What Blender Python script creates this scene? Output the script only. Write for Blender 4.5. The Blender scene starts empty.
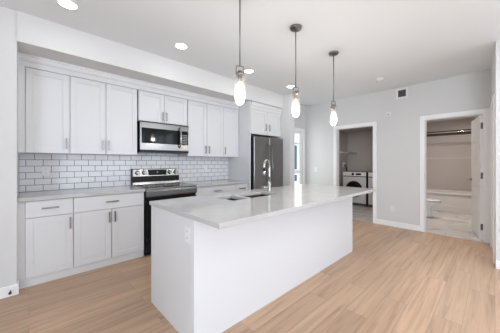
import bpy, bmesh, math, random
from mathutils import Vector, Matrix
random.seed(7)
C = bpy.context.scene.collection
R = math.radians
PI = math.pi

# ------------------------------------------------------------------ camera
cd = bpy.data.cameras.new('camera')
cam = bpy.data.objects.new('camera', cd)
C.objects.link(cam)
cam.location = (0, 0, 1.266)
cam.rotation_euler = (R(90), 0, R(46.46 - 90))
cd.sensor_width = 36
cd.lens = 232.86 / 500 * 36
cd.shift_y = -4.13 / 500
cd.clip_start = 0.05
bpy.context.scene.camera = cam

# ------------------------------------------------------------------ world, daylight, exposure
sc = bpy.context.scene
sc.view_settings.view_transform = 'Standard'
sc.view_settings.look = 'None'
sc.view_settings.gamma = 1
sc.view_settings.use_curve_mapping = False
sc.view_settings.exposure = 0.27
w = bpy.data.worlds.new('sky')
sc.world = w
w.use_nodes = True
bg = w.node_tree.nodes['Background']
bg.inputs[0].default_value = (0.82, 0.91, 1.04, 1)
bg.inputs[1].default_value = 3.2


def area(name, loc, rot, sx, sy, power, col=(1, 1, 1)):
    l = bpy.data.lights.new(name, 'AREA')
    l.shape = 'RECTANGLE'
    l.size, l.size_y = sx, sy
    l.energy = power
    l.color = col
    o = bpy.data.objects.new(name, l)
    o.location = loc
    o.rotation_euler = rot
    C.objects.link(o)
    return o


# daylight standing in the window walls of the living side, behind the camera:
# one share from the sky level with the glass, one tilted up, added to brighten the ceiling
SKY, UPLIGHT = (0.85, 0.945, 1.06), (0.83, 0.94, 1.08)
for nm, x, lev, up in (('south_window_middle', 1.65, 1, 1), ('south_window_right', 3.1, 3, 3)):
    area(nm + '_sky', (x, -3.98, 1.30), (R(90), 0, 0), 1.4, 2.3, lev, SKY)
    area(nm + '_added_uplight', (x, -3.98, 1.30), (R(130), 0, 0), 1.4, 2.3, up, UPLIGHT)
area('west_window_sky', (-2.48, -1.4, 1.35), (R(90), 0, R(-90)), 1.5, 2.0, 50, SKY)
area('west_added_uplight', (-2.48, -1.4, 1.35), (R(130), 0, R(-90)), 1.5, 2.0, 50, UPLIGHT)
area('east_fill_level', (3.95, -2.5, 1.35), (R(90), 0, R(90)), 1.7, 2.0, 4, SKY)  # added east pair, unseen, to brighten the right end of the island
area('east_fill_uplight', (3.95, -2.5, 1.35), (R(130), 0, R(90)), 1.7, 2.0, 4, UPLIGHT)
area('passage_door_daylight', (4.70, 3.34, 1.3), (R(-90), 0, 0), 0.5, 1.6, 3.2, (1, 0.99, 0.97))

# ------------------------------------------------------------------ key dimensions (metres)
W = 3.856      # kitchen wall
B = 5.215      # back wall with the two doorways
H = 2.72       # ceiling
SOF = 3.155    # bulkhead face
HALL = 3.38    # side wall of the far passage
YB0 = W - 0.605      # plane of the base cabinet doors
ZU, ZT, ZC = 1.372, 2.302, 2.431   # upper cabinets: bottom, door top, crown top


# ------------------------------------------------------------------ materials
def new_mat(name):
    m = bpy.data.materials.new(name)
    m.use_nodes = True
    nt = m.node_tree
    return m, nt, nt.nodes['Principled BSDF']


def mat(name, col, rough=0.5, metal=0.0, noise=0.03, scale=30.0, bump=0.0, spec=0.5, coat=0.0, emit=None, estr=0.0, stretch=None):
    m, nt, p = new_mat(name)
    p.inputs['Roughness'].default_value = rough
    p.inputs['Metallic'].default_value = metal
    p.inputs['Specular IOR Level'].default_value = spec
    p.inputs['Coat Weight'].default_value = coat
    tc = nt.nodes.new('ShaderNodeTexCoord')
    src = tc.outputs['Object']
    if stretch:
        mp = nt.nodes.new('ShaderNodeMapping')
        mp.inputs['Scale'].default_value = stretch
        nt.links.new(src, mp.inputs[0])
        src = mp.outputs[0]
    n = nt.nodes.new('ShaderNodeTexNoise')
    n.inputs['Scale'].default_value = scale
    n.inputs['Detail'].default_value = 3
    nt.links.new(src, n.inputs['Vector'])
    mix = nt.nodes.new('ShaderNodeMix')
    mix.data_type = 'RGBA'
    mix.inputs[6].default_value = (*[c * (1 - noise) for c in col], 1)
    mix.inputs[7].default_value = (*[min(1, c * (1 + noise)) for c in col], 1)
    nt.links.new(n.outputs['Fac'], mix.inputs[0])
    nt.links.new(mix.outputs[2], p.inputs['Base Color'])
    if bump:
        b = nt.nodes.new('ShaderNodeBump')
        b.inputs['Strength'].default_value = bump
        b.inputs['Distance'].default_value = 0.004
        nt.links.new(n.outputs['Fac'], b.inputs['Height'])
        nt.links.new(b.outputs[0], p.inputs['Normal'])
    if emit:
        p.inputs['Emission Color'].default_value = (*emit, 1)
        p.inputs['Emission Strength'].default_value = estr
    return m


def glass_mat(name, col=(1, 1, 1), haze=0.05):
    """clear glass with a faint milky haze that catches the bulb's light"""
    m, nt, p = new_mat(name)
    nt.nodes.remove(p)
    out = nt.nodes['Material Output']
    g = nt.nodes.new('ShaderNodeBsdfGlossy')
    g.inputs['Roughness'].default_value = 0.05
    t = nt.nodes.new('ShaderNodeBsdfTransparent')
    t.inputs[0].default_value = (*col, 1)
    tl = nt.nodes.new('ShaderNodeBsdfTranslucent')
    tl.inputs[0].default_value = (0.95, 0.95, 0.95, 1)
    n = nt.nodes.new('ShaderNodeTexNoise')
    n.inputs['Scale'].default_value = 40
    hz = nt.nodes.new('ShaderNodeMath')
    hz.operation = 'MULTIPLY'
    hz.inputs[1].default_value = haze * 2
    nt.links.new(n.outputs['Fac'], hz.inputs[0])
    mh = nt.nodes.new('ShaderNodeMixShader')
    nt.links.new(hz.outputs[0], mh.inputs[0])
    nt.links.new(t.outputs[0], mh.inputs[1])
    nt.links.new(tl.outputs[0], mh.inputs[2])
    mx = nt.nodes.new('ShaderNodeMixShader')
    mx.inputs[0].default_value = 0.05
    nt.links.new(mh.outputs[0], mx.inputs[1])
    nt.links.new(g.outputs[0], mx.inputs[2])
    nt.links.new(mx.outputs[0], out.inputs[0])
    return m


def plank_mat():
    m, nt, p = new_mat('oak_planks')
    tc = nt.nodes.new('ShaderNodeTexCoord')
    br = nt.nodes.new('ShaderNodeTexBrick')
    br.offset = 0.37
    br.offset_frequency = 2
    for k, v in dict(Scale=1.0).items():
        br.inputs[k].default_value = v
    br.inputs['Brick Width'].default_value = 1.22
    br.inputs['Row Height'].default_value = 0.178
    br.inputs['Mortar Size'].default_value = 0.0009
    br.inputs['Mortar Smooth'].default_value = 0.3
    br.inputs['Color1'].default_value = (0.0, 0.0, 0.0, 1)
    br.inputs['Color2'].default_value = (1, 1, 1, 1)
    br.inputs['Mortar'].default_value = (0.3, 0.3, 0.3, 1)
    nt.links.new(tc.outputs['Object'], br.inputs['Vector'])
    mp = nt.nodes.new('ShaderNodeMapping')
    mp.inputs['Scale'].default_value = (0.7, 14, 1)
    nt.links.new(tc.outputs['Object'], mp.inputs[0])
    # shift the grain per plank
    add = nt.nodes.new('ShaderNodeVectorMath')
    add.operation = 'MULTIPLY_ADD'
    add.inputs[1].default_value = (7, 7, 7)
    nt.links.new(br.outputs['Color'], add.inputs[0])
    nt.links.new(mp.outputs[0], add.inputs[2])
    n = nt.nodes.new('ShaderNodeTexNoise')
    n.inputs['Scale'].default_value = 1.6
    n.inputs['Detail'].default_value = 6
    n.inputs['Roughness'].default_value = 0.62
    n.inputs['Distortion'].default_value = 0.6
    nt.links.new(add.outputs[0], n.inputs['Vector'])
    cr = nt.nodes.new('ShaderNodeValToRGB')
    e = cr.color_ramp.elements
    e[0].position, e[0].color = 0.28, (0.395, 0.252, 0.160, 1)
    e[1].position, e[1].color = 0.74, (0.640, 0.440, 0.300, 1)
    mid = e.new(0.5)
    mid.color = (0.545, 0.358, 0.234, 1)
    nt.links.new(n.outputs['Fac'], cr.inputs[0])
    # tone per plank
    tone = nt.nodes.new('ShaderNodeMapRange')
    tone.inputs[3].default_value = 0.89
    tone.inputs[4].default_value = 1.10
    nt.links.new(br.outputs['Color'], tone.inputs[0])
    mul = nt.nodes.new('ShaderNodeMix')
    mul.data_type = 'RGBA'
    mul.blend_type = 'MULTIPLY'
    mul.inputs[0].default_value = 1
    nt.links.new(cr.outputs[0], mul.inputs[6])
    nt.links.new(tone.outputs[0], mul.inputs[7])
    joint = nt.nodes.new('ShaderNodeMix')
    joint.data_type = 'RGBA'
    joint.inputs[7].default_value = (0.20, 0.125, 0.075, 1)
    nt.links.new(br.outputs['Fac'], joint.inputs[0])
    nt.links.new(mul.outputs[2], joint.inputs[6])
    nt.links.new(joint.outputs[2], p.inputs['Base Color'])
    p.inputs['Roughness'].default_value = 0.42
    b = nt.nodes.new('ShaderNodeBump')
    b.inputs['Strength'].default_value = 0.08
    b.inputs['Distance'].default_value = 0.003
    nt.links.new(n.outputs['Fac'], b.inputs['Height'])
    nt.links.new(b.outputs[0], p.inputs['Normal'])
    return m


def tile_floor_mat():
    m, nt, p = new_mat('marble_floor_tile')
    tc = nt.nodes.new('ShaderNodeTexCoord')
    br = nt.nodes.new('ShaderNodeTexBrick')
    br.offset = 0.5
    br.inputs['Scale'].default_value = 1
    br.inputs['Brick Width'].default_value = 0.61
    br.inputs['Row Height'].default_value = 0.305
    br.inputs['Mortar Size'].default_value = 0.004
    br.inputs['Color1'].default_value = (1, 1, 1, 1)
    br.inputs['Color2'].default_value = (0.86, 0.86, 0.86, 1)
    br.inputs['Mortar'].default_value = (0.6, 0.58, 0.56, 1)
    mp = nt.nodes.new('ShaderNodeMapping')
    mp.inputs['Rotation'].default_value = (0, 0, R(90))
    nt.links.new(tc.outputs['Object'], mp.inputs[0])
    nt.links.new(mp.outputs[0], br.inputs['Vector'])
    n = nt.nodes.new('ShaderNodeTexNoise')
    n.inputs['Scale'].default_value = 2.4
    n.inputs['Detail'].default_value = 7
    n.inputs['Distortion'].default_value = 1.6
    nt.links.new(tc.outputs['Object'], n.inputs['Vector'])
    cr = nt.nodes.new('ShaderNodeValToRGB')
    e = cr.color_ramp.elements
    e[0].position, e[0].color = 0.34, (0.47, 0.45, 0.435, 1)
    e[1].position, e[1].color = 0.56, (0.72, 0.69, 0.66, 1)
    nt.links.new(n.outputs['Fac'], cr.inputs[0])
    mul = nt.nodes.new('ShaderNodeMix')
    mul.data_type = 'RGBA'
    mul.blend_type = 'MULTIPLY'
    mul.inputs[0].default_value = 1
    nt.links.new(cr.outputs[0], mul.inputs[6])
    nt.links.new(br.outputs['Color'], mul.inputs[7])
    nt.links.new(mul.outputs[2], p.inputs['Base Color'])
    p.inputs['Roughness'].default_value = 0.3
    return m


def quartz_mat():
    m, nt, p = new_mat('pale_grey_quartz')
    tc = nt.nodes.new('ShaderNodeTexCoord')
    n = nt.nodes.new('ShaderNodeTexNoise')
    n.inputs['Scale'].default_value = 260
    n.inputs['Detail'].default_value = 2
    nt.links.new(tc.outputs['Object'], n.inputs['Vector'])
    n2 = nt.nodes.new('ShaderNodeTexNoise')
    n2.inputs['Scale'].default_value = 5
    n2.inputs['Detail'].default_value = 5
    nt.links.new(tc.outputs['Object'], n2.inputs['Vector'])
    av = nt.nodes.new('ShaderNodeMath')
    av.operation = 'MULTIPLY_ADD'
    av.inputs[1].default_value = 0.6
    nt.links.new(n.outputs['Fac'], av.inputs[0])
    sc_ = nt.nodes.new('ShaderNodeMath')
    sc_.operation = 'MULTIPLY'
    sc_.inputs[1].default_value = 0.4
    nt.links.new(n2.outputs['Fac'], sc_.inputs[0])
    nt.links.new(sc_.outputs[0], av.inputs[2])
    cr = nt.nodes.new('ShaderNodeValToRGB')
    e = cr.color_ramp.elements
    e[0].position, e[0].color = 0.33, (0.452, 0.442, 0.431, 1)
    e[1].position, e[1].color = 0.62, (0.561, 0.552, 0.544, 1)
    nt.links.new(av.outputs[0], cr.inputs[0])
    nt.links.new(cr.outputs[0], p.inputs['Base Color'])
    p.inputs['Roughness'].default_value = 0.10
    p.inputs['Specular IOR Level'].default_value = 0.55
    return m


def wall_tile_mat():
    m, nt, p = new_mat('bath_wall_panels')
    tc = nt.nodes.new('ShaderNodeTexCoord')
    mp = nt.nodes.new('ShaderNodeMapping')
    mp.inputs['Rotation'].default_value = (R(90), 0, R(90))
    nt.links.new(tc.outputs['Object'], mp.inputs[0])
    n = nt.nodes.new('ShaderNodeTexNoise')
    n.inputs['Scale'].default_value = 3
    nt.links.new(mp.outputs[0], n.inputs['Vector'])
    cr = nt.nodes.new('ShaderNodeValToRGB')
    e = cr.color_ramp.elements
    e[0].color = (0.50, 0.45, 0.42, 1)
    e[1].color = (0.54, 0.49, 0.46, 1)
    nt.links.new(n.outputs['Fac'], cr.inputs[0])
    nt.links.new(cr.outputs[0], p.inputs['Base Color'])
    p.inputs['Roughness'].default_value = 0.35
    return m


def mosaic_mat():
    m, nt, p = new_mat('brown_mosaic')
    tc = nt.nodes.new('ShaderNodeTexCoord')
    mp = nt.nodes.new('ShaderNodeMapping')
    mp.inputs['Rotation'].default_value = (R(90), 0, R(90))
    nt.links.new(tc.outputs['Object'], mp.inputs[0])
    br = nt.nodes.new('ShaderNodeTexBrick')
    br.inputs['Scale'].default_value = 1
    br.inputs['Brick Width'].default_value = 0.15
    br.inputs['Row Height'].default_value = 0.03
    br.inputs['Mortar Size'].default_value = 0.002
    br.inputs['Color1'].default_value = (0.085, 0.065, 0.055, 1)
    br.inputs['Color2'].default_value = (0.17, 0.14, 0.125, 1)
    br.inputs['Mortar'].default_value = (0.15, 0.13, 0.115, 1)
    nt.links.new(mp.outputs[0], br.inputs['Vector'])
    nt.links.new(br.outputs['Color'], p.inputs['Base Color'])
    p.inputs['Roughness'].default_value = 0.6
    p.inputs['Specular IOR Level'].default_value = 0.2
    return m


M = dict(
    cab=mat('white_cabinet_paint', (0.72, 0.725, 0.735), 0.38, noise=0.01),
    wall=mat('grey_wall_paint', (0.70, 0.70, 0.695), 0.85, noise=0.01, bump=0.02, scale=220),
    ceil=mat('white_ceiling_paint', (0.81, 0.835, 0.85), 0.95, noise=0.015, bump=0.06, scale=160),
    trim=mat('white_trim_paint', (0.92, 0.92, 0.92), 0.4, noise=0.01),
    plank=plank_mat(),
    floor_tile=tile_floor_mat(),
    quartz=quartz_mat(),
    tile=mat('glossy_white_tile', (0.79, 0.79, 0.81), 0.14, noise=0.04, scale=6),
    grout=mat('grey_grout', (0.19, 0.19, 0.205), 0.9, noise=0.1, scale=60),
    steel=mat('brushed_steel', (0.36, 0.36, 0.36), 0.24, 1.0, noise=0.06, scale=20, stretch=(1, 1, 40)),
    grey_steel=mat('satin_grey_steel', (0.24, 0.24, 0.235), 0.24, 1.0, noise=0.08, scale=20, stretch=(1, 1, 40)),
    dark_steel=mat('dark_brushed_steel', (0.26, 0.255, 0.25), 0.30, 1.0, noise=0.06, scale=20, stretch=(40, 40, 1)),
    shaded_sink=mat('shade_dark_sink_steel', (0.035, 0.035, 0.035), 0.4, 1.0, noise=0.05),  # shade inside the bowls is put into this near-black base colour
    nickel=mat('brushed_nickel', (0.30, 0.295, 0.29), 0.35, 1.0),
    chrome=mat('chrome', (0.82, 0.82, 0.83), 0.08, 1.0, noise=0.0),
    satin=mat('satin_faucet_chrome', (0.50, 0.50, 0.50), 0.22, 1.0, noise=0.0),
    black=mat('black_enamel', (0.010, 0.010, 0.011), 0.3, noise=0.1, spec=0.2),
    black_glass=mat('black_glass', (0.006, 0.008, 0.008), 0.06, noise=0.0, spec=0.22),
    rubber=mat('black_rubber', (0.02, 0.02, 0.02), 0.6),
    plastic=mat('white_plastic', (0.82, 0.82, 0.82), 0.35, noise=0.01),
    grey_plastic=mat('grey_plastic', (0.30, 0.30, 0.31), 0.4),
    vent_grey=mat('dark_vent_grey', (0.12, 0.12, 0.12), 0.5),
    slot=mat('dark_slot', (0.04, 0.04, 0.04), 0.6),
    bronze=mat('dark_bronze', (0.20, 0.195, 0.19), 0.30, 1.0, noise=0.2, scale=80),
    brass=mat('aged_nickel_socket', (0.42, 0.35, 0.29), 0.28, 1.0),
    glass=glass_mat('clear_glass', (0.97, 0.97, 0.97)),
    bulb=mat('lit_bulb', (1, 0.9, 0.75), 0.4, noise=0.0, emit=(1.0, 0.82, 0.58), estr=3.5),
    led=mat('lit_diffuser', (1, 1, 1), 0.5, noise=0.0, emit=(1.0, 0.97, 0.93), estr=7.0),
    ceramic=mat('white_ceramic', (0.82, 0.81, 0.80), 0.12, noise=0.01),
    tub=mat('white_acrylic', (0.72, 0.68, 0.65), 0.2, noise=0.01),
    bath_wall=wall_tile_mat(),
    mosaic=mosaic_mat(),
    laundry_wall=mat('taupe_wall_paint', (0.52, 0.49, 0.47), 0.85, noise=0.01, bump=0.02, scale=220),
    washer=mat('washer_enamel', (0.66, 0.65, 0.645), 0.3, noise=0.01),
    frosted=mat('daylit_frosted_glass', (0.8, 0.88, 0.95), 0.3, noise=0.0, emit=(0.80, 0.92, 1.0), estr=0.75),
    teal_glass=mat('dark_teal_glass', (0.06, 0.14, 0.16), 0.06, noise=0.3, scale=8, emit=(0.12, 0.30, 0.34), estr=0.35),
    graphite=mat('graphite_enamel', (0.07, 0.07, 0.072), 0.4, noise=0.03),
    wire=mat('white_coated_wire', (0.80, 0.79, 0.77), 0.4, noise=0.01),
    amber=mat('lit_display', (0.02, 0.02, 0.02), 0.2, noise=0.0, emit=(0.7, 0.85, 1.0), estr=0.5),
)


# ------------------------------------------------------------------ mesh helpers
class MB:
    def __init__(self):
        self.bm = bmesh.new()
        self.mi = 0

    def _mark(self, n0):
        self.bm.faces.ensure_lookup_table()
        for f in self.bm.faces[n0:]:
            f.material_index = self.mi

    def box(self, x0, x1, y0, y1, z0, z1):
        n0 = len(self.bm.faces)
        v = [self.bm.verts.new((x, y, z)) for x in (x0, x1) for y in (y0, y1) for z in (z0, z1)]
        for q in ((0, 1, 3, 2), (4, 6, 7, 5), (0, 4, 5, 1), (2, 3, 7, 6), (0, 2, 6, 4), (1, 5, 7, 3)):
            self.bm.faces.new([v[i] for i in q])
        self._mark(n0)
        return self

    def prism(self, pts, axis, a, b):
        """extrude polygon pts (2-D) along axis 'x','y' or 'z' from a to b"""
        n0 = len(self.bm.faces)

        def P(p, t):
            return (t, p[0], p[1]) if axis == 'x' else (p[0], t, p[1]) if axis == 'y' else (p[0], p[1], t)
        A = [self.bm.verts.new(P(p, a)) for p in pts]
        Bv = [self.bm.verts.new(P(p, b)) for p in pts]
        n = len(pts)
        self.bm.faces.new(A)
        self.bm.faces.new(Bv[::-1])
        for i in range(n):
            self.bm.faces.new((A[i], Bv[i], Bv[(i + 1) % n], A[(i + 1) % n]))
        self._mark(n0)
        return self

    def lathe(self, prof, c, axis='z', seg=28, cap=True, sx=1.0, sy=1.0):
        """prof: list of (radius, height) ; c: centre ; axis of revolution"""
        n0 = len(self.bm.faces)
        rings = []
        for r, h in prof:
            ring = []
            for i in range(seg):
                a = 2 * PI * i / seg
                u, v = r * math.cos(a) * sx, r * math.sin(a) * sy
                p = (u, v, h) if axis == 'z' else (h, u, v) if axis == 'x' else (u, h, v)
                ring.append(self.bm.verts.new((p[0] + c[0], p[1] + c[1], p[2] + c[2])))
            rings.append(ring)
        for k in range(len(rings) - 1):
            for i in range(seg):
                f = self.bm.faces.new((rings[k][i], rings[k][(i + 1) % seg], rings[k + 1][(i + 1) % seg], rings[k + 1][i]))
                f.smooth = True
        if cap:
            self.bm.faces.new(rings[0])
            self.bm.faces.new(rings[-1])
        self._mark(n0)
        return self

    def tube(self, pts, r, seg=10):
        """round tube through pts; r number or list"""
        n0 = len(self.bm.faces)
        pts = [Vector(p) for p in pts]
        rs = r if isinstance(r, (list, tuple)) else [r] * len(pts)
        d0 = (pts[1] - pts[0]).normalized()
        ref = Vector((0, 0, 1)) if abs(d0.z) < 0.9 else Vector((1, 0, 0))
        n = d0.cross(ref).normalized()
        rings = []
        for i, p in enumerate(pts):
            if i == 0:
                d = d0
            elif i == len(pts) - 1:
                d = (pts[i] - pts[i - 1]).normalized()
            else:
                d = ((pts[i + 1] - p).normalized() + (p - pts[i - 1]).normalized()).normalized()
            n = (n - d * n.dot(d)).normalized()
            b = d.cross(n)
            rings.append([self.bm.verts.new(p + (n * math.cos(2 * PI * k / seg) + b * math.sin(2 * PI * k / seg)) * rs[i]) for k in range(seg)])
        for k in range(len(rings) - 1):
            for i in range(seg):
                f = self.bm.faces.new((rings[k][i], rings[k][(i + 1) % seg], rings[k + 1][(i + 1) % seg], rings[k + 1][i]))
                f.smooth = True
        self.bm.faces.new(rings[0])
        self.bm.faces.new(rings[-1])
        self._mark(n0)
        return self

    def loft(self, rings):
        """rings: list of closed loops with the same number of points"""
        n0 = len(self.bm.faces)
        V = [[self.bm.verts.new(p) for p in ring] for ring in rings]
        n = len(V[0])
        for k in range(len(V) - 1):
            for i in range(n):
                f = self.bm.faces.new((V[k][i], V[k][(i + 1) % n], V[k + 1][(i + 1) % n], V[k + 1][i]))
                f.smooth = True
        self.bm.faces.new(V[0])
        self.bm.faces.new(V[-1])
        self._mark(n0)
        return self

    def grid_slab(self, xs, ys, z0, z1, holes=()):
        """slab on a grid of cuts with rectangular holes (x0,x1,y0,y1) left open"""
        n0 = len(self.bm.faces)
        V = {}

        def vert(i, j, z):
            k = (i, j, z)
            if k not in V:
                V[k] = self.bm.verts.new((xs[i], ys[j], z))
            return V[k]

        def solid(i, j):
            if not (0 <= i < len(xs) - 1 and 0 <= j < len(ys) - 1):
                return False
            cx, cy = (xs[i] + xs[i + 1]) / 2, (ys[j] + ys[j + 1]) / 2
            return not any(a < cx < b and c < cy < d for a, b, c, d in holes)
        for i in range(len(xs) - 1):
            for j in range(len(ys) - 1):
                if not solid(i, j):
                    continue
                self.bm.faces.new((vert(i, j, z1), vert(i + 1, j, z1), vert(i + 1, j + 1, z1), vert(i, j + 1, z1)))
                self.bm.faces.new((vert(i, j, z0), vert(i, j + 1, z0), vert(i + 1, j + 1, z0), vert(i + 1, j, z0)))
                for di, dj, a, b in ((-1, 0, (i, j + 1), (i, j)), (1, 0, (i + 1, j), (i + 1, j + 1)), (0, -1, (i, j), (i + 1, j)), (0, 1, (i + 1, j + 1), (i, j + 1))):
                    if not solid(i + di, j + dj):
                        self.bm.faces.new((vert(*a, z0), vert(*b, z0), vert(*b, z1), vert(*a, z1)))
        self._mark(n0)
        return self

    def build(self, name, mats, parent=None, bevel=0.0, seg=2):
        bmesh.ops.recalc_face_normals(self.bm, faces=self.bm.faces)
        if parent is not None:
            off = Vector((0, 0, 0))
            p = parent
            while p is not None:
                off += p.location
                p = p.parent
            bmesh.ops.translate(self.bm, verts=self.bm.verts, vec=-off)
        me = bpy.data.meshes.new(name)
        self.bm.to_mesh(me)
        self.bm.free()
        for m in (mats if isinstance(mats, (list, tuple)) else [mats]):
            me.materials.append(m)
        o = bpy.data.objects.new(name, me)
        C.objects.link(o)
        if parent is not None:
            o.parent = parent
        if bevel:
            b = o.modifiers.new('bevel', 'BEVEL')
            b.width = bevel
            b.segments = seg
            b.limit_method = 'ANGLE'
            b.angle_limit = R(40)
        return o


def tag(o, label, cat, group=None):
    o['label'] = label
    o['category'] = cat
    if group:
        o['group'] = group
    return o


def thing(name, loc, label, cat, group=None):
    o = bpy.data.objects.new(name, None)
    o.empty_display_size = 0.1
    C.objects.link(o)
    o.location = loc
    return tag(o, label, cat, group)


def struct(name, mb, m, bevel=0.0, parent=None):
    o = mb.build(name, m, parent, bevel)
    if parent is None:
        o['kind'] = 'structure'
    return o


def copy_tree(o, parent=None, shift=None):
    c = o.copy()
    C.objects.link(c)
    if parent is not None:
        c.parent = parent
    if shift is not None:
        c.location = o.location + Vector(shift)
    for ch in list(o.children):
        copy_tree(ch, c)
    return c


# ------------------------------------------------------------------ setting
XW, YS = -2.6, -4.1      # west and south ends of the living side
T = 0.12                 # wall thickness
BX = B + T
struct('floor', MB().box(XW, B + 0.01, YS, W, -0.08, 0), M['plank'])
struct('floor_bathroom', MB().box(B + 0.01, 8.6, -0.5, 1.60, -0.08, 0.002), M['floor_tile'])
struct('floor_laundry', MB().box(B + 0.01, 7.9, 1.60, HALL, -0.08, 0.002), M['floor_tile'])
struct('ceiling', MB().box(XW, B, YS, W + 0.1, H, H + 0.1), M['ceil'])
struct('ceiling_bathroom', MB().box(BX, 8.6, -0.5, 1.60, 2.44, 2.54), M['ceil'])
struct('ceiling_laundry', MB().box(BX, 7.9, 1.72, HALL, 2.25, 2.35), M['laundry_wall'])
struct('wall_kitchen', MB().box(XW, 4.16, W, W + 0.1, 0, H), M['wall'])
# left return wall beside the cabinets, its face flush with the bulkhead
struct('wall_left', MB().box(XW, -0.083, 3.165, W, 0, H), M['wall'])
struct('wall_bulkhead', MB().box(-0.083, 3.97, SOF, W, ZC, H), M['wall'])
# stub wall beside the fridge
struct('wall_stub', MB().box(3.97, 4.14, 2.965, W, 0, H), M['wall'])
# far passage side wall with a glazed door opening
DX0, DX1, DZ = 4.25, 5.06, 2.04
struct('wall_passage', MB().box(4.14, DX0, HALL, HALL + T, 0, H).box(DX1, BX, HALL, HALL + T, 0, H).box(DX0, DX1, HALL, HALL + T, DZ, H), M['wall'])
# back wall with the two door openings
L0, L1 = 1.750, 2.556
b0, b1 = 0.118, 0.884
DH = 2.045
mb = MB()
mb.box(B, BX, -0.4, b0, 0, H).box(B, BX, b1, L0, 0, H).box(B, BX, L1, HALL, 0, H)
mb.box(B, BX, b0, b1, DH, H).box(B, BX, L0, L1, DH, H)
struct('wall_back', mb, M['wall'])
# right-hand wall block (its passage face runs very slightly out of square; its unseen east opening is added for light)
struct('wall_right', MB().prism([(4.05, -0.006), (B, 0.040), (B, -0.3), (4.17, -0.3), (4.17, -1.6), (4.05, -1.6)], 'z', 0, H).box(4.05, 4.17, -3.4, -1.6, 0, 0.3).box(4.05, 4.17, -3.4, -1.6, 2.4, H).box(4.05, 4.17, YS, -3.4, 0, H), M['wall'])
# living-side walls behind the camera with their window openings
mb = MB()
mb.box(XW, 0.9, YS, YS + 0.1, 0, H).box(3.85, 4.05, YS, YS + 0.1, 0, H).box(0.9, 3.85, YS, YS + 0.1, 0, 0.1).box(0.9, 3.85, YS, YS + 0.1, 2.5, H)
struct('wall_south', mb, M['wall'])
mb = MB()
mb.box(XW - 0.1, XW, YS, -2.2, 0, H).box(XW - 0.1, XW, -0.6, W, 0, H).box(XW - 0.1, XW, -2.2, -0.6, 0, 0.3).box(XW - 0.1, XW, -2.2, -0.6, 2.4, H)
struct('wall_west', mb, M['wall'])
mb = MB()
for x in (0.9, 2.345, 3.79):
    mb.box(x, x + 0.06, YS - 0.02, YS + 0.08, 0.1, 2.5)
struct('window_1', mb, M['trim'])
mb = MB()
for y in (-2.2, -0.66):
    mb.box(XW - 0.08, XW + 0.02, y, y + 0.06, 0.3, 2.4)
struct('window_2', mb, M['trim'])
mb = MB()
for y in (-3.4, -2.53, -1.66):
    mb.box(4.04, 4.14, y, y + 0.06, 0.3, 2.4)
struct('added_window_3', mb, M['trim'])  # unseen window frame, added with its opening to light the right side
# bathroom and laundry rooms
TX = 7.72    # bath tub apron
struct('wall_bath_back', MB().box(TX + 0.76, TX + 0.86, -0.5, 1.60, 0, 2.44), M['bath_wall'])
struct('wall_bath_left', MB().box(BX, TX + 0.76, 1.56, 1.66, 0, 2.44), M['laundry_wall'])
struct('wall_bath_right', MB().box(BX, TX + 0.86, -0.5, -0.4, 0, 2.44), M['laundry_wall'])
struct('trim_mosaic', MB().box(TX + 0.748, TX + 0.762, -0.4, 1.56, 2.02, 2.15), M['mosaic'])
struct('trim_tile_ledge', MB().box(TX + 0.745, TX + 0.762, -0.4, 1.56, 1.375, 1.395), M['tub'])
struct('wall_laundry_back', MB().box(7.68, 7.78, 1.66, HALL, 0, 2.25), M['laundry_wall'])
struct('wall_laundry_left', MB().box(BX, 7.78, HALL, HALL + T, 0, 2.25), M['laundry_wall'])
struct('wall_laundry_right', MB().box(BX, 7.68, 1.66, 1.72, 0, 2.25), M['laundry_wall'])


# casings and jambs of the two openings in the back wall
def casing(name, y0, y1):
    c = 0.066
    mb = MB()
    mb.box(B - 0.018, B, y0 - c, y0, 0, DH + c)
    mb.box(B - 0.018, B, y1, y1 + c, 0, DH + c)
    mb.box(B - 0.018, B, y0, y1, DH, DH + c)
    o = struct(name, mb, M['trim'], bevel=0.004)
    j = MB()
    j.box(B, BX, y0 - 0.001, y0 + 0.012, 0, DH).box(B, BX, y1 - 0.012, y1 + 0.001, 0, DH).box(B, BX, y0 + 0.012, y1 - 0.012, DH - 0.012, DH + 0.001)
    struct(name.replace('casing', 'jamb'), j, M['trim'])


casing('trim_bath_casing', b0, b1)
casing('trim_laundry_casing', L0, L1)
struct('baseboard_back', MB().box(B - 0.014, B, b1 + 0.066, L0 - 0.066, 0, 0.10).box(B - 0.014, B, L1 + 0.066, HALL, 0, 0.10), M['trim'], bevel=0.003)
struct('baseboard_left', MB().box(XW, -0.069, 3.151, 3.165, 0, 0.10).box(-0.083, -0.069, 3.165, YB0, 0, 0.10), M['trim'], bevel=0.003)
struct('baseboard_right', MB().box(4.036, 4.05, YS + 0.1, -0.006, 0, 0.10), M['trim'], bevel=0.003)
struct('baseboard_stub', MB().box(3.97, 4.154, 2.951, 2.965, 0, 0.10).box(4.14, 4.154, 2.965, HALL, 0, 0.10), M['trim'], bevel=0.003)
# casing of a further door on the right passage wall (seen almost edge-on)
mb = MB()


def rw(x):
    return -0.006 + 0.046 * (x - 4.05) / (B - 4.05)


for xa, xb, z0, z1 in ((4.22, 4.302, 0, DH + 0.08), (5.02, 5.10, 0, DH + 0.08), (4.302, 5.02, DH, DH + 0.08)):
    mb.prism([(xa, rw(xa) - 0.002), (xb, rw(xb) - 0.002), (xb, rw(xb) + 0.016), (xa, rw(xa) + 0.016)], 'z', z0, z1)
struct('trim_right_casing', mb, M['trim'])
d = MB().prism([(4.302, rw(4.302) - 0.002), (5.02, rw(5.02) - 0.002), (5.02, rw(5.02) + 0.004), (4.302, rw(4.302) + 0.004)], 'z', 0.005, DH)
struct('door_3', d, M['trim'])

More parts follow.
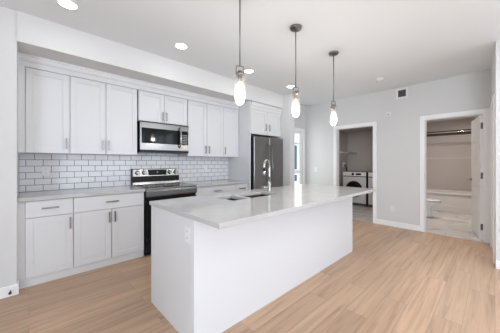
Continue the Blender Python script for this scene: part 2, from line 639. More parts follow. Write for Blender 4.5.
# glazed door in the passage side wall
door2 = bpy.data.objects.new('door_2', None)
C.objects.link(door2)
door2.location = (DX0, HALL, 0)
door2['kind'] = 'structure'
mb = MB()
mb.box(DX0, DX0 + 0.12, HALL + 0.01, HALL + 0.05, 0, DZ).box(DX1 - 0.12, DX1, HALL + 0.01, HALL + 0.05, 0, DZ)
for z0, z1 in ((0, 0.28), (0.99, 1.07), (1.71, 1.76), (1.98, DZ)):
    mb.box(DX0 + 0.12, DX1 - 0.12, HALL + 0.01, HALL + 0.05, z0, z1)
mb.build('door_leaf', M['trim'], door2, 0.003)
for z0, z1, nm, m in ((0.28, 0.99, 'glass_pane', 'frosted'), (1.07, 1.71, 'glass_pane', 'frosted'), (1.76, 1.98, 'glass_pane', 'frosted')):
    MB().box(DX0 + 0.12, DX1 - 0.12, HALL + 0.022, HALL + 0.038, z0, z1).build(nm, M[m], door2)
MB().box(4.70, 4.84, HALL + 0.014, HALL + 0.024, 1.09, 1.69).box(4.72, 4.84, HALL + 0.014, HALL + 0.024, 0.80, 0.96).build('tinted_glass', M['teal_glass'], door2, 0.004)
c = 0.08
struct('trim_passage_casing', MB().box(DX0 - 0.06, DX0, HALL - 0.016, HALL, 0, DZ + c).box(DX1, DX1 + c, HALL - 0.016, HALL, 0, DZ + c).box(DX0, DX1, HALL - 0.016, HALL, DZ, DZ + c), M['trim'], bevel=0.003)

# bathroom door, open into the bathroom
door1 = bpy.data.objects.new('door_1', None)
C.objects.link(door1)
door1.location = (BX - 0.02, b0 + 0.014, 0)
door1['kind'] = 'structure'
mb = MB()
DW = 0.735
mb.box(0, DW, -0.0, 0.035, 0.01, DH - 0.016)
leaf = mb.build('door_leaf', M['trim'], None, 0.002)
leaf.parent = door1
pm = MB()
for k in range(5):
    z0 = 0.14 + k * 0.37
    pm.prism([(0.10, z0), (DW - 0.10, z0), (DW - 0.10, z0 + 0.30), (0.10, z0 + 0.30)], 'y', 0.034, 0.041)
pan = pm.build('raised_panels', M['trim'], None, 0.004)
pan.parent = door1
hm = MB()
hm.lathe([(0.026, 0), (0.026, 0.008)], (DW - 0.06, 0.035, 0.95), 'y', 18)
hm.tube([(DW - 0.06, 0.040, 0.95), (DW - 0.06, 0.085, 0.95), (DW - 0.075, 0.09, 0.95), (DW - 0.17, 0.09, 0.95)], 0.009)
hd = hm.build('lever_handle', M['nickel'], None)
hd.parent = door1
for z in (0.22, 1.05, 1.86):
    h_ = MB().lathe([(0.009, z - 0.05), (0.009, z + 0.05)], (-0.002, -0.002, 0), 'z', 12).box(-0.002, 0.001, 0.004, 0.030, z - 0.05, z + 0.05).build('hinge', M['bronze'], None)
    h_.parent = door1
door1.rotation_euler = (0, 0, R(11))

# ------------------------------------------------------------------ tiled backsplash
mb = MB()
TZ0, TZ1 = 0.914, ZU
X0, X1 = -0.083, 3.035
mb.mi = 1
mb.box(X0, X1, W - 0.006, W, TZ0, 1.875)
mb.mi = 0
th = 0.0768
g = 0.0030
r = 0
z = TZ0
while z < 1.87:
    ztop = min(z + th, 1.875)
    off = 0.052 + (0.0 if r % 2 else 0.0775)
    k = math.floor((X0 - off) / 0.155)
    while True:
        a = off + k * 0.155
        k += 1
        if a > X1:
            break
        xa, xb = max(a, X0) + g, min(a + 0.155, X1) - g
        if z + th > TZ1 + 0.02:          # only the strip behind the microwave runs higher
            xa, xb = max(xa, 1.13), min(xb, 1.90)
        if xb - xa < 0.01:
            continue
        mb.box(xa, xb, W - 0.0085, W - 0.006, z + g, ztop - g)
    z += th
    r += 1
# grout bed only up to the cabinets elsewhere: hidden behind the wall units
bs = mb.build('backsplash', [M['tile'], M['grout']], None, 0.0009, 1)
bs['kind'] = 'structure'


# ------------------------------------------------------------------ cabinets
def shaker(name, parent, x0, x1, z0, z1, yf, rail=0.062, thick=0.02):
    """a shaker front whose face stands at y = yf (facing -y)"""
    mb = MB()
    if z1 - z0 < 0.2:
        mb.box(x0, x1, yf, yf + thick, z0, z1)
    else:
        yb = yf + thick
        mb.box(x0, x0 + rail, yf, yb, z0, z1).box(x1 - rail, x1, yf, yb, z0, z1)
        mb.box(x0 + rail, x1 - rail, yf, yb, z0, z0 + rail).box(x0 + rail, x1 - rail, yf, yb, z1 - rail, z1)
        mb.box(x0 + rail - 0.002, x1 - rail + 0.002, yf + 0.008, yb - 0.002, z0 + rail - 0.002, z1 - rail + 0.002)
    return mb.build(name, M['cab'], parent, 0.0015)


def pull(parent, x, z, yf, vertical=True, L=0.13):
    mb = MB()
    h = L / 2
    if vertical:
        mb.box(x - 0.0075, x + 0.0075, yf - 0.034, yf - 0.026, z - h, z + h)
        for s in (-1, 1):
            mb.box(x - 0.005, x + 0.005, yf - 0.027, yf + 0.001, z + s * (h - 0.012) - 0.005, z + s * (h - 0.012) + 0.005)
    else:
        mb.box(x - h, x + h, yf - 0.034, yf - 0.026, z - 0.0075, z + 0.0075)
        for s in (-1, 1):
            mb.box(x + s * (h - 0.012) - 0.005, x + s * (h - 0.012) + 0.005, yf - 0.027, yf + 0.001, z - 0.005, z + 0.005)
    return mb.build('handle', M['nickel'], parent, 0.0015)


YB = W - 0.605      # face of base cabinet doors
YU = W - 0.35       # face of wall cabinet doors
GAP = 0.0034


def base_cabinet(x0, x1, doors, label, filler=None):
    t = thing('base_cabinet', ((x0 + x1) / 2, W - 0.3, 0), label, 'cabinet', 'base cabinets along the tiled wall')
    xl = x0 if filler is None else filler
    MB().box(xl, x1, YB + 0.021, W - 0.010, 0.09, 0.876).build('body', M['cab'], t)
    MB().box(xl, x1, YB + 0.02, YB + 0.034, 0.0, 0.092).build('toe_kick', M['cab'], t)
    if filler is not None:
        MB().box(filler, x0 - 0.001, YB + 0.002, YB + 0.021, 0.088, 0.874).build('filler_strip', M['cab'], t)
    zd = 0.698
    dr = shaker('drawer', t, x0 + GAP, x1 - GAP, zd + 0.003, 0.868, YB)
    pull(dr, (x0 + x1) / 2, (zd + 0.868) / 2 + 0.005, YB, False, 0.14)
    for (a, b, hx) in doors:
        d = shaker('door', t, a + GAP, b - GAP, 0.09, zd - 0.003, YB)
        pull(d, hx, 0.60, YB)
    return t


base_cabinet(-0.028, 0.363, [(-0.028, 0.363, 0.333)], 'narrow white base cabinet with one drawer and one door, beside the left wall', filler=-0.083)
base_cabinet(0.363, 1.126, [(0.363, 0.741, 0.712), (0.741, 1.126, 0.772)], 'white base cabinet with a wide drawer over two doors, left of the range')
base_cabinet(1.910, 2.730, [(1.910, 2.320, 2.29), (2.320, 2.730, 2.35)], 'wide white base cabinet right of the range, mostly hidden behind the island')
base_cabinet(2.730, 3.028, [(2.730, 3.028, 2.76)], 'narrow white base cabinet with short drawer beside the tall fridge panel')


def wall_cabinet(x0, x1, doors, z0, label, filler=None, hz=None):
    t = thing('wall_cabinet', ((x0 + x1) / 2, W - 0.17, z0), label, 'cabinet', 'wall cabinets over the tiled wall')
    xl = x0 if filler is None else filler
    MB().box(xl, x1, YU + 0.021, W - 0.010, z0, ZT + 0.02).build('body', M['cab'], t)
    if filler is not None:
        MB().box(filler, x0 - 0.001, YU + 0.001, YU + 0.021, z0, ZT + 0.02).build('filler_strip', M['cab'], t)
    for (a, b, hx) in doors:
        d = shaker('door', t, a + GAP, b - GAP, z0 + 0.001, ZT - 0.002, YU)
        pull(d, hx, z0 + (hz or 0.115), YU)
    return t


wall_cabinet(-0.028, 0.358, [(-0.028, 0.358, 0.325)], ZU, 'tall white wall cabinet with a single door, leftmost beside the grey wall', filler=-0.083)
wall_cabinet(0.358, 1.120, [(0.358, 0.733, 0.703), (0.733, 1.120, 0.768)], ZU, 'tall white two-door wall cabinet immediately left of the microwave')
wall_cabinet(1.138, 1.900, [(1.138, 1.512, 1.483), (1.512, 1.900, 1.543)], 1.865, 'short white two-door wall cabinet directly above the microwave', hz=0.10)
wall_cabinet(1.914, 2.640, [(1.914, 2.284, 2.246), (2.284, 2.640, 2.320)], ZU, 'tall white two-door wall cabinet immediately right of the microwave')
wall_cabinet(2.640, 3.022, [(2.640, 3.022, 2.674)], ZU, 'tall white single-door wall cabinet touching the tall fridge panel')

# crown over the wall cabinets, stepping out a little over each run
mb = MB()
for xa, xb, o in ((-0.083, 1.128, 0.0), (1.128, 1.908, 0.004), (1.908, 3.028, 0.0)):
    mb.prism([(YU - 0.002 - o, ZT + 0.004), (YU - 0.004 - o, ZT + 0.055), (YU - 0.020 - o, ZT + 0.075), (YU - 0.030 - o, ZC - 0.022), (YU - 0.038 - o, ZC - 0.016), (YU - 0.038 - o, ZC), (YU + 0.06, ZC), (YU + 0.06, ZT + 0.004)], 'x', xa, xb)
struct('trim_cabinet_crown', mb, M['cab'])

# tall panel and cabinet around the fridge
FY = 3.19
pt = MB().box(3.032, 3.052, FY, W - 0.010, 0, ZC).build('cabinet_end_panel', M['cab'], None, 0.0015)
tag(pt, 'tall flat white end panel standing left of the steel fridge', 'panel')
FX0, FX1 = 3.054, 3.966
t = thing('fridge_cabinet', ((FX0 + FX1) / 2, W - 0.3, 1.815), 'white two-door cabinet above the steel fridge', 'cabinet')
MB().box(FX0, FX1, FY + 0.021, W - 0.010, 1.815, ZC - 0.012).build('body', M['cab'], t)
xm = (FX0 + FX1) / 2
for a, b, hx in ((FX0, xm, xm - 0.055), (xm, FX1 - 0.02, xm + 0.055)):
    d_ = shaker('door', t, a + GAP, b - GAP, 1.817, 2.285, FY)
    pull(d_, hx, 1.965, FY, True, 0.13)
MB().prism([(FY - 0.002, 2.288), (FY - 0.004, 2.34), (FY - 0.015, 2.36), (FY - 0.024, ZC - 0.03), (FY - 0.030, ZC - 0.026), (FY - 0.030, ZC - 0.012), (FY + 0.02, ZC - 0.012), (FY + 0.02, 2.288)], 'x', FX0, FX1).build('crown', M['cab'], t)

# ------------------------------------------------------------------ worktops on the tiled wall
wt = MB().box(-0.083, 1.130, W - 0.64, W - 0.009, 0.876, 0.914).build('worktop', M['quartz'], None, 0.003)
tag(wt, 'pale grey quartz worktop left of the range, running to the left wall', 'worktop', 'quartz worktops along the tiled wall')
wt = MB().box(1.906, 3.031, W - 0.64, W - 0.009, 0.876, 0.914).build('worktop', M['quartz'], None, 0.003)
tag(wt, 'pale grey quartz worktop right of the range, ending at the fridge panel', 'worktop', 'quartz worktops along the tiled wall')

# ------------------------------------------------------------------ range
RX0, RX1 = 1.136, 1.900
t = thing('range', ((RX0 + RX1) / 2, W - 0.33, 0), 'stainless steel range with black cooktop standing below the microwave', 'range')
RF = W - 0.645
MB().box(RX0, RX1, RF + 0.03, W - 0.012, 0.012, 0.895).build('body', M['black'], t, 0.003)
# cooktop: black glass with steel surround
ct = MB().box(RX0 + 0.012, RX1 - 0.012, RF + 0.02, W - 0.075, 0.895, 0.914).build('cooktop', M['black_glass'], t, 0.004)
MB().box(RX0, RX0 + 0.014, RF, W - 0.07, 0.893, 0.917).box(RX1 - 0.014, RX1, RF, W - 0.07, 0.893, 0.917).box(RX0 + 0.014, RX1 - 0.014, RF - 0.006, RF + 0.03, 0.893, 0.917).build('surround', M['steel'], ct, 0.003)
for bx, by, br in ((0.20, 0.16, 0.10), (0.56, 0.16, 0.08), (0.20, 0.42, 0.08), (0.56, 0.42, 0.105)):
    MB().lathe([(br, 0.9142), (br, 0.9149), (br - 0.004, 0.9149), (br - 0.004, 0.9142)], (RX0 + bx, RF + by + 0.02, 0), 'z', 32, cap=False).build('burner_ring', M['grey_plastic'], ct)
MB().prism([(RF - 0.012, 0.795), (RF - 0.020, 0.812), (RF - 0.020, 0.872), (RF - 0.004, 0.893), (RF + 0.03, 0.893), (RF + 0.03, 0.795)], 'x', RX0 + 0.004, RX1 - 0.004).build('front_rail', M['steel'], t, 0.003)
dr = MB().box(RX0 + 0.006, RX1 - 0.006, RF - 0.012, RF + 0.03, 0.20, 0.765).build('oven_door', M['black_glass'], t, 0.006)
MB().box(RX0 + 0.09, RX1 - 0.09, RF - 0.0145, RF - 0.010, 0.30, 0.64).build('oven_window', M['black_glass'], dr, 0.002)
MB().tube([(RX0 + 0.05, RF - 0.05, 0.725), (RX1 - 0.05, RF - 0.05, 0.725)], 0.011).box(RX0 + 0.06, RX0 + 0.08, RF - 0.05, RF - 0.010, 0.716, 0.734).box(RX1 - 0.08, RX1 - 0.06, RF - 0.05, RF - 0.010, 0.716, 0.734).build('oven_handle', M['steel'], dr)
MB().box(RX0 + 0.006, RX1 - 0.006, RF - 0.010, RF + 0.03, 0.055, 0.19).build('storage_drawer', M['black'], t, 0.005)
for fx in (RX0 + 0.05, RX1 - 0.05):
    for fy in (RF + 0.08, W - 0.08):
        MB().lathe([(0.018, 0), (0.018, 0.014)], (fx, fy, 0), 'z', 12).build('foot', M['rubber'], t)
bgd = MB().prism([(W - 0.095, 0.917), (W - 0.085, 0.962), (W - 0.012, 0.962), (W - 0.012, 0.895), (W - 0.07, 0.895), (W - 0.07, 0.917)], 'x', RX0, RX1)
bgd.prism([(W - 0.075, 1.045), (W - 0.058, 1.155), (W - 0.05, 1.165), (W - 0.012, 1.165), (W - 0.012, 1.045)], 'x', RX0, RX1)
bg_ = bgd.build('backguard', M['grey_steel'], t, 0.003)
MB().box(RX0 + 0.004, RX1 - 0.004, W - 0.070, W - 0.013, 0.962, 1.045).build('vent_strip', M['black'], bg_)
MB().box(RX0 - 0.002, RX0 + 0.006, W - 0.078, W - 0.011, 0.900, 1.166).build('end_cap', M['black'], bg_)


def on_guard(x, z, out=0.0):
    y = W - 0.075 + 0.017 * (z - 1.045) / 0.11
    return (x, y - out, z)


p0 = on_guard(0, 1.063, 0.001)
p1 = on_guard(0, 1.147, 0.001)
MB().prism([(p0[1], p0[2]), (p1[1], p1[2]), (p1[1] + 0.006, p1[2]), (p0[1] + 0.006, p0[2])], 'x', RX0 + 0.235, RX0 + 0.535).build('display', M['black_glass'], bg_)
MB().box(RX0 + 0.375, RX0 + 0.395, W - 0.0685, W - 0.066, 1.105, 1.113).build('clock_digits', M['amber'], bg_)
for kx in (0.075, 0.175, 0.59, 0.69):
    c_ = on_guard(RX0 + kx, 1.104)
    kb = MB().lathe([(0.034, 0.003), (0.034, -0.006), (0.026, -0.010), (0.023, -0.034), (0.016, -0.036)], c_, 'y', 24).box(c_[0] - 0.004, c_[0] + 0.004, c_[1] - 0.041, c_[1] - 0.03, c_[2] - 0.022, c_[2] + 0.022).build('knob', M['steel'], t)
    MB().lathe([(0.030, -0.0063), (0.030, -0.0078), (0.0255, -0.0078), (0.0255, -0.0063)], c_, 'y', 24, cap=False).build('knob_ring', M['black'], kb)

# ------------------------------------------------------------------ microwave
MY = W - 0.40
t = thing('microwave', ((RX0 + RX1) / 2, W - 0.2, 1.41), 'stainless over-the-range microwave with dark window mounted above the range', 'microwave')
mx0, mx1 = 1.140, 1.898
MB().box(mx0, mx1, MY + 0.03, W - 0.012, 1.425, 1.862).build('body', M['black'], t, 0.003)
dx1 = mx1 - 0.155
mb = MB()
mb.box(mx0, mx1, MY, MY + 0.03, 1.765, 1.845)
mb.box(mx0, mx1, MY, MY + 0.03, 1.448, 1.545)
mb.box(mx0, mx0 + 0.022, MY, MY + 0.03, 1.545, 1.765).box(mx1 - 0.012, mx1, MY, MY + 0.03, 1.545, 1.765)
fr = mb.build('front_frame', M['grey_steel'], t, 0.002)
MB().box(mx0 + 0.022, dx1, MY + 0.002, MY + 0.03, 1.545, 1.765).build('door_window', M['black_glass'], t)
MB().box(dx1 + 0.004, mx1 - 0.012, MY + 0.002, MY + 0.03, 1.545, 1.765).build('control_panel', M['black'], t)
kp = MB()
for i in range(3):
    for j in range(6):
        kp.box(dx1 + 0.045 + i * 0.03, dx1 + 0.066 + i * 0.03, MY + 0.0008, MY + 0.003, 1.56 + j * 0.026, 1.574 + j * 0.026)
kp.build('keypad', M['grey_plastic'], t)
MB().box(dx1 + 0.045, dx1 + 0.126, MY + 0.0008, MY + 0.003, 1.724, 1.748).build('display', M['black_glass'], t)
hx = dx1 - 0.004
MB().tube([(hx, MY + 0.002, 1.50), (hx, MY - 0.034, 1.52), (hx, MY - 0.046, 1.58), (hx, MY - 0.048, 1.65), (hx, MY - 0.046, 1.73), (hx, MY - 0.034, 1.79), (hx, MY + 0.002, 1.81)], 0.013, 12).build('handle', M['steel'], t)
mb = MB().box(mx0, mx1, MY + 0.004, MY + 0.03, 1.412, 1.446)
mb.box(mx0, mx1, MY + 0.03, W - 0.012, 1.412, 1.425)
mb.build('vent_base', M['black'], t)
MB().box(mx0, mx1, MY + 0.004, MY + 0.03, 1.847, 1.862).build('top_grille', M['black'], t)

# ------------------------------------------------------------------ refrigerator
t = thing('refrigerator', (3.51, W - 0.35, 0), 'dark stainless refrigerator standing in the alcove beyond the tall white panel', 'refrigerator')
QX0, QX1, QY = 3.085, 3.945, 3.125
MB().box(QX0, QX1, QY + 0.06, W - 0.012, 0.02, 1.77).build('body', M['black'], t, 0.004)
qm = (QX0 + QX1) / 2
for a, b, hs in ((QX0, qm - 0.002, -1), (qm + 0.002, QX1, 1)):
    d_ = MB().box(a, b, QY, QY + 0.056, 0.66, 1.765).build('door', M['dark_steel'], t, 0.014, 3)
    hx = qm + hs * 0.045
    MB().tube([(hx, QY + 0.002, 0.80), (hx, QY - 0.045, 0.815), (hx, QY - 0.045, 1.60), (hx, QY + 0.002, 1.615)], 0.011, 10).build('handle', M['dark_steel'], d_)
d_ = MB().box(QX0, QX1, QY, QY + 0.056, 0.07, 0.652).build('freezer_drawer', M['dark_steel'], t, 0.014, 3)
MB().tube([(QX0 + 0.08, QY + 0.002, 0.58), (QX0 + 0.095, QY - 0.045, 0.58), (QX1 - 0.095, QY - 0.045, 0.58), (QX1 - 0.08, QY + 0.002, 0.58)], 0.011, 10).build('handle', M['dark_steel'], d_)
MB().box(QX0 + 0.02, QX1 - 0.02, QY + 0.03, QY + 0.10, 0.0, 0.065).build('base_grille', M['black'], t)

# ------------------------------------------------------------------ island
IX0, IX1, IY0, IY1 = 0.792, 3.352, 1.090, 2.160
PX0, PX1, PY0, PY1 = 0.806, 3.345, 1.399, 2.150
t = thing('kitchen_island', ((PX0 + PX1) / 2, 1.78, 0), 'long white kitchen island with plain panelled sides in the middle of the floor', 'island')
MB().box(PX0 + 0.002, PX1 - 0.002, PY0, PY0 + 0.02, 0.0, 0.881).build('front_panel', M['cab'], t, 0.001)
MB().box(PX0, PX0 + 0.02, PY0 + 0.0205, PY1, 0.0, 0.881).build('end_panel', M['cab'], t, 0.001)
MB().box(PX1 - 0.02, PX1, PY0 + 0.0205, PY1, 0.0, 0.881).build('end_panel', M['cab'], t, 0.001)
MB().box(PX0 + 0.021, PX1 - 0.021, PY1 - 0.045, PY1 - 0.022, 0.09, 0.87).build('cabinet_front', M['cab'], t)
MB().box(PX0 + 0.021, PX1 - 0.021, PY1 - 0.08, PY1 - 0.066, 0.0, 0.09).build('toe_kick', M['cab'], t)
xs_ = [PX0 + 0.022, 1.30, 1.75, 2.20, 2.65, PX1 - 0.022]
for a, b in zip(xs_[:-1], xs_[1:]):
    d_ = MB().box(a + 0.002, b - 0.002, PY1 - 0.021, PY1 - 0.002, 0.09, 0.868).build('door', M['cab'], t, 0.0015)
    MB().box(b - 0.06, b - 0.048, PY1 + 0.024, PY1 + 0.032, 0.62, 0.75).box(b - 0.059, b - 0.049, PY1 - 0.003, PY1 + 0.026, 0.63, 0.64).box(b - 0.059, b - 0.049, PY1 - 0.003, PY1 + 0.026, 0.73, 0.74).build('handle', M['nickel'], d_)
S1 = (1.37, 1.57, 1.66, 1.95)
S2 = (1.61, 2.05, 1.66, 1.95)
it = MB().grid_slab([IX0, S1[0], S1[1], S2[0], S2[1], IX1], [IY0, S1[2], S1[3], IY1], 0.8815, 0.914, (S1, S2)).build('island_worktop', M['quartz'], None, 0.0025)
tag(it, 'large pale grey quartz slab with sink cut-outs on top of the island', 'worktop')

# sink
t = thing('sink', (1.70, 1.76, 0.70), 'double bowl stainless steel sink set into the island top', 'sink')
for (x0, x1, y0, y1) in (S1, S2):
    def rr(x0, x1, y0, y1, z, rad=0.03, n=5):
        pts = []
        for cx, cy, a0 in ((x1 - rad, y1 - rad, 0), (x0 + rad, y1 - rad, 90), (x0 + rad, y0 + rad, 180), (x1 - rad, y0 + rad, 270)):
            for k in range(n):
                a = R(a0 + 90 * k / (n - 1))
                pts.append((cx + rad * math.cos(a), cy + rad * math.sin(a), z))
        return pts
    e = 0.0015
    bw = MB()
    bw.loft([rr(x0 + 0.016, x1 - 0.016, y0 + 0.016, y1 - 0.016, 0.715), rr(x0 - 0.006, x1 + 0.006, y0 - 0.006, y1 + 0.006, 0.730), rr(x0 - 0.006, x1 + 0.006, y0 - 0.006, y1 + 0.006, 0.8805),
             rr(x0 + e, x1 - e, y0 + e, y1 - e, 0.8805), rr(x0 + e, x1 - e, y0 + e, y1 - e, 0.745), rr(x0 + 0.02, x1 - 0.02, y0 + 0.02, y1 - 0.02, 0.722)])
    b_ = bw.build('bowl', M['shaded_sink'], t)
    MB().lathe([(0.042, 0.7222), (0.042, 0.7245), (0.030, 0.7235), (0.012, 0.7230)], ((x0 + x1) / 2, (y0 + y1) / 2, 0), 'z', 20).build('drain', M['chrome'], b_)

# faucet
fx, fy = 2.165, 1.93
t = thing('faucet', (fx, fy, 0.914), 'tall chrome gooseneck pull-down faucet beside the island sink', 'faucet')
MB().lathe([(0.030, 0.9142), (0.030, 0.921), (0.024, 0.926), (0.0215, 0.930), (0.0215, 1.02), (0.017, 1.03)], (fx, fy, 0), 'z', 24).build('base', M['satin'], t)
pts = [(fx, fy, 1.02), (fx, fy, 1.10), (fx, fy, 1.19)]
dirv = Vector((-0.94, -0.34, 0)).normalized()
for k in range(1, 15):
    a = PI * k / 14 * 1.04
    rad = 0.083
    q = Vector((fx, fy, 1.205)) + dirv * (rad - rad * math.cos(a)) + Vector((0, 0, rad * math.sin(a) * 1.05))
    pts.append(tuple(q))
MB().tube(pts, 0.0145, 14).build('spout', M['satin'], t)
tip = Vector(pts[-1])
MB().tube([tip + Vector((0, 0, 0.002)), tip - Vector((0, 0, 0.03))], 0.0150, 14).build('spray_collar', M['black'], t)
MB().tube([tip - Vector((0, 0, 0.03)), tip - Vector((0, 0, 0.05)), tip - Vector((0, 0, 0.095))], [0.0155, 0.0175, 0.0165], 14).build('spray_head', M['satin'], t)
lv = Vector((-0.80, 0.55, 0.0)).normalized()
c0 = Vector((fx, fy, 0.955))
MB().tube([c0 + lv * 0.018, c0 + lv * 0.045, c0 + lv * 0.055 + Vector((0, 0, 0.004)), c0 + lv * 0.105 + Vector((0, 0, 0.010))], [0.014, 0.013, 0.008, 0.006], 10).build('lever', M['satin'], t)

# ------------------------------------------------------------------ pendants
PZ0, PZ1 = 1.755, 2.005


def pendant(x, y, label):
    t = thing('pendant_lamp', (x, y, H), label, 'pendant lamp', 'pendant lamps over the island')
    MB().lathe([(0.062, H - 0.0005), (0.062, H - 0.018), (0.055, H - 0.026), (0.010, H - 0.030)], (x, y, 0), 'z', 32).build('canopy', M['bronze'], t)
    MB().tube([(x, y, H - 0.028), (x, y, 2.072)], 0.0052, 8).build('rod', M['bronze'], t)
    br = MB()
    a = R(-20)
    ux, uy = math.cos(a) * 0.032, math.sin(a) * 0.032
    br.tube([(x - ux, y - uy, 1.995), (x - ux, y - uy, 2.066), (x - ux * .9, y - uy * .9, 2.073), (x + ux * .9, y + uy * .9, 2.073), (x + ux, y + uy, 2.066), (x + ux, y + uy, 1.995)], 0.0048, 8)
    br.build('bracket', M['bronze'], t)
    MB().lathe([(0.036, 1.994), (0.036, 2.008), (0.022, 2.012), (0.020, 2.030), (0.008, 2.032)], (x, y, 0), 'z', 24).build('socket_cap', M['brass'], t)
    MB().lathe([(0.017, 1.993), (0.017, 1.945), (0.014, 1.94)], (x, y, 0), 'z', 20).build('socket', M['brass'], t)
    prof = [(0.0445, 1.998), (0.0455, 1.95), (0.0450, 1.87), (0.0415, 1.80), (0.033, 1.766), (0.018, 1.752), (0.004, 1.749)]
    inner = [(r - 0.003 if r > 0.006 else 0.002, z + (0.003 if z < 1.79 else 0)) for r, z in prof[::-1]]
    MB().lathe(prof + inner, (x, y, 0), 'z', 32, cap=False).build('glass_shade', M['glass'], t)
    MB().lathe([(0.012, 1.942), (0.015, 1.93), (0.021, 1.910), (0.022, 1.88), (0.021, 1.855), (0.016, 1.838), (0.008, 1.829), (0.003, 1.828)], (x, y, 0), 'z', 20).build('bulb', M['bulb'], t)
    return t


pend = pendant(1.285, 1.475, 'clear glass cylinder pendant lamp hanging nearest, over the near end of the island')
for x, lab in ((2.080, 'clear glass cylinder pendant lamp hanging second, in front of the fridge cabinet'), (2.930, 'clear glass cylinder pendant lamp hanging farthest, beside the laundry doorway')):
    o = copy_tree(pend, None, (x - 1.285, 0, 0))
    o['label'] = lab
for x in (1.285, 2.080, 2.930):
    l = bpy.data.lights.new('pendant_bulb_glow', 'POINT')
    l.energy = 8.5
    l.color = (1, 0.96, 0.91)
    l.shadow_soft_size = 0.03
    lo = bpy.data.objects.new('pendant_bulb_glow', l)
    lo.location = (x, 1.475, 1.795)
    C.objects.link(lo)


# ------------------------------------------------------------------ recessed ceiling lights
def downlight(x, y, label):
    t = thing('recessed_light', (x, y, H), label, 'ceiling light', 'recessed lights in a row along the kitchen ceiling')
    MB().lathe([(0.083, H - 0.0005), (0.083, H - 0.005), (0.076, H - 0.009), (0.068, H - 0.006), (0.068, H - 0.0005)], (x, y, 0), 'z', 32, cap=False).build('trim_ring', M['plastic'], t)
    MB().lathe([(0.0675, H - 0.001), (0.0675, H - 0.005)], (x, y, 0), 'z', 32).build('diffuser', M['led'], t)
    return t


dl = downlight(0.26, 2.70, 'round recessed ceiling light nearest the camera, at the top left edge')
for x, lab in ((1.38, 'round recessed ceiling light above the microwave and range'), (2.54, 'small round recessed ceiling light just right of the nearest pendant glass'), (3.64, 'small round recessed ceiling light farthest along, just left of the second pendant')):
    o = copy_tree(dl, None, (x - 0.26, 0, 0))
    o['label'] = lab
for x in (0.26, 1.38, 2.54, 3.64):
    l = bpy.data.lights.new('downlight_beam', 'AREA')
    l.shape = 'DISK'
    l.size = 0.13
    l.energy = 0.8
    l.color = (1, 0.97, 0.93)
    lo = bpy.data.objects.new('downlight_beam', l)
    lo.location = (x, 2.70, H - 0.012)
    C.objects.link(lo)

# fill lamps without fittings, added out of view to brighten the right side
for x, y in ((2.95, -0.5), (1.9, -0.8)):
    l = bpy.data.lights.new('living_side_fill', 'AREA')
    l.shape = 'DISK'
    l.size = 0.13
    l.energy = 6.5
    l.color = (0.93, 0.97, 1.0)
    lo = bpy.data.objects.new('living_side_fill', l)
    lo.location = (x, y, H - 0.012)
    C.objects.link(lo)

# lamps of the two small rooms (out of sight above their doorways)
for nm, loc, pw, col in (('bathroom_room_lamp', (6.75, 0.6, 2.38), 22, (1, 0.90, 0.82)), ('laundry_room_lamp', (6.2, 2.5, 2.20), 6.5, (1, 0.90, 0.82))):
    l = bpy.data.lights.new(nm, 'AREA')
    l.shape = 'DISK'
    l.size = 0.35
    l.energy = pw
    l.color = col
    lo = bpy.data.objects.new(nm, l)
    lo.location = loc
    C.objects.link(lo)

# ------------------------------------------------------------------ small fittings on walls and ceiling
# return-air vent
t = thing('air_vent', (B, 1.235, 2.595), 'square white air vent with dark grille high on the back wall', 'vent')
mb = MB()
y0, y1, z0, z1 = 1.135, 1.335, 2.495, 2.695
mb.box(B - 0.012, B - 0.0005, y0, y0 + 0.035, z0, z1).box(B - 0.012, B - 0.0005, y1 - 0.035, y1, z0, z1)
mb.box(B - 0.012, B - 0.0005, y0 + 0.035, y1 - 0.035, z0, z0 + 0.035).box(B - 0.012, B - 0.0005, y0 + 0.035, y1 - 0.035, z1 - 0.035, z1)
mb.build('vent_frame', M['plastic'], t, 0.002)
MB().box(B - 0.003, B - 0.0005, y0 + 0.035, y1 - 0.035, z0 + 0.035, z1 - 0.035).build('dark_backing', M['slot'], t)
mb = MB()
for k in range(5):
    z = z0 + 0.050 + k * 0.026
    mb.prism([(B - 0.011, z), (B - 0.009, z + 0.002), (B - 0.004, z + 0.016), (B - 0.006, z + 0.014)], 'y', y0 + 0.035, y1 - 0.035)
ob = mb.build('louvres', M['vent_grey'], t)

# alarm sounder / thermostat on back wall
t = thing('wall_alarm', (B, 1.468, 2.223), 'small white wall sensor with grey slot below and left of the air vent', 'sensor')
MB().box(B - 0.025, B - 0.0005, 1.425, 1.512, 2.178, 2.268).build('housing', M['plastic'], t, 0.006)
MB().box(B - 0.027, B - 0.0245, 1.448, 1.488, 2.214, 2.230).build('slot', M['grey_plastic'], t)

# smoke detector
t = thing('smoke_detector', (4.41, 1.38, H), 'white dome smoke detector on the ceiling near the back wall', 'detector')
MB().lathe([(0.066, H - 0.0005), (0.066, H - 0.012), (0.060, H - 0.020)], (4.41, 1.38, 0), 'z', 32).build('base', M['plastic'], t)
MB().lathe([(0.056, H - 0.020), (0.052, H - 0.038), (0.034, H - 0.045), (0.004, H - 0.046)], (4.41, 1.38, 0), 'z', 32).build('dome', M['plastic'], t)
MB().tube([(4.44, 1.43, H - 0.0415), (4.44, 1.43, H - 0.034)], 0.010, 10).build('sensor_grille', M['grey_plastic'], t)


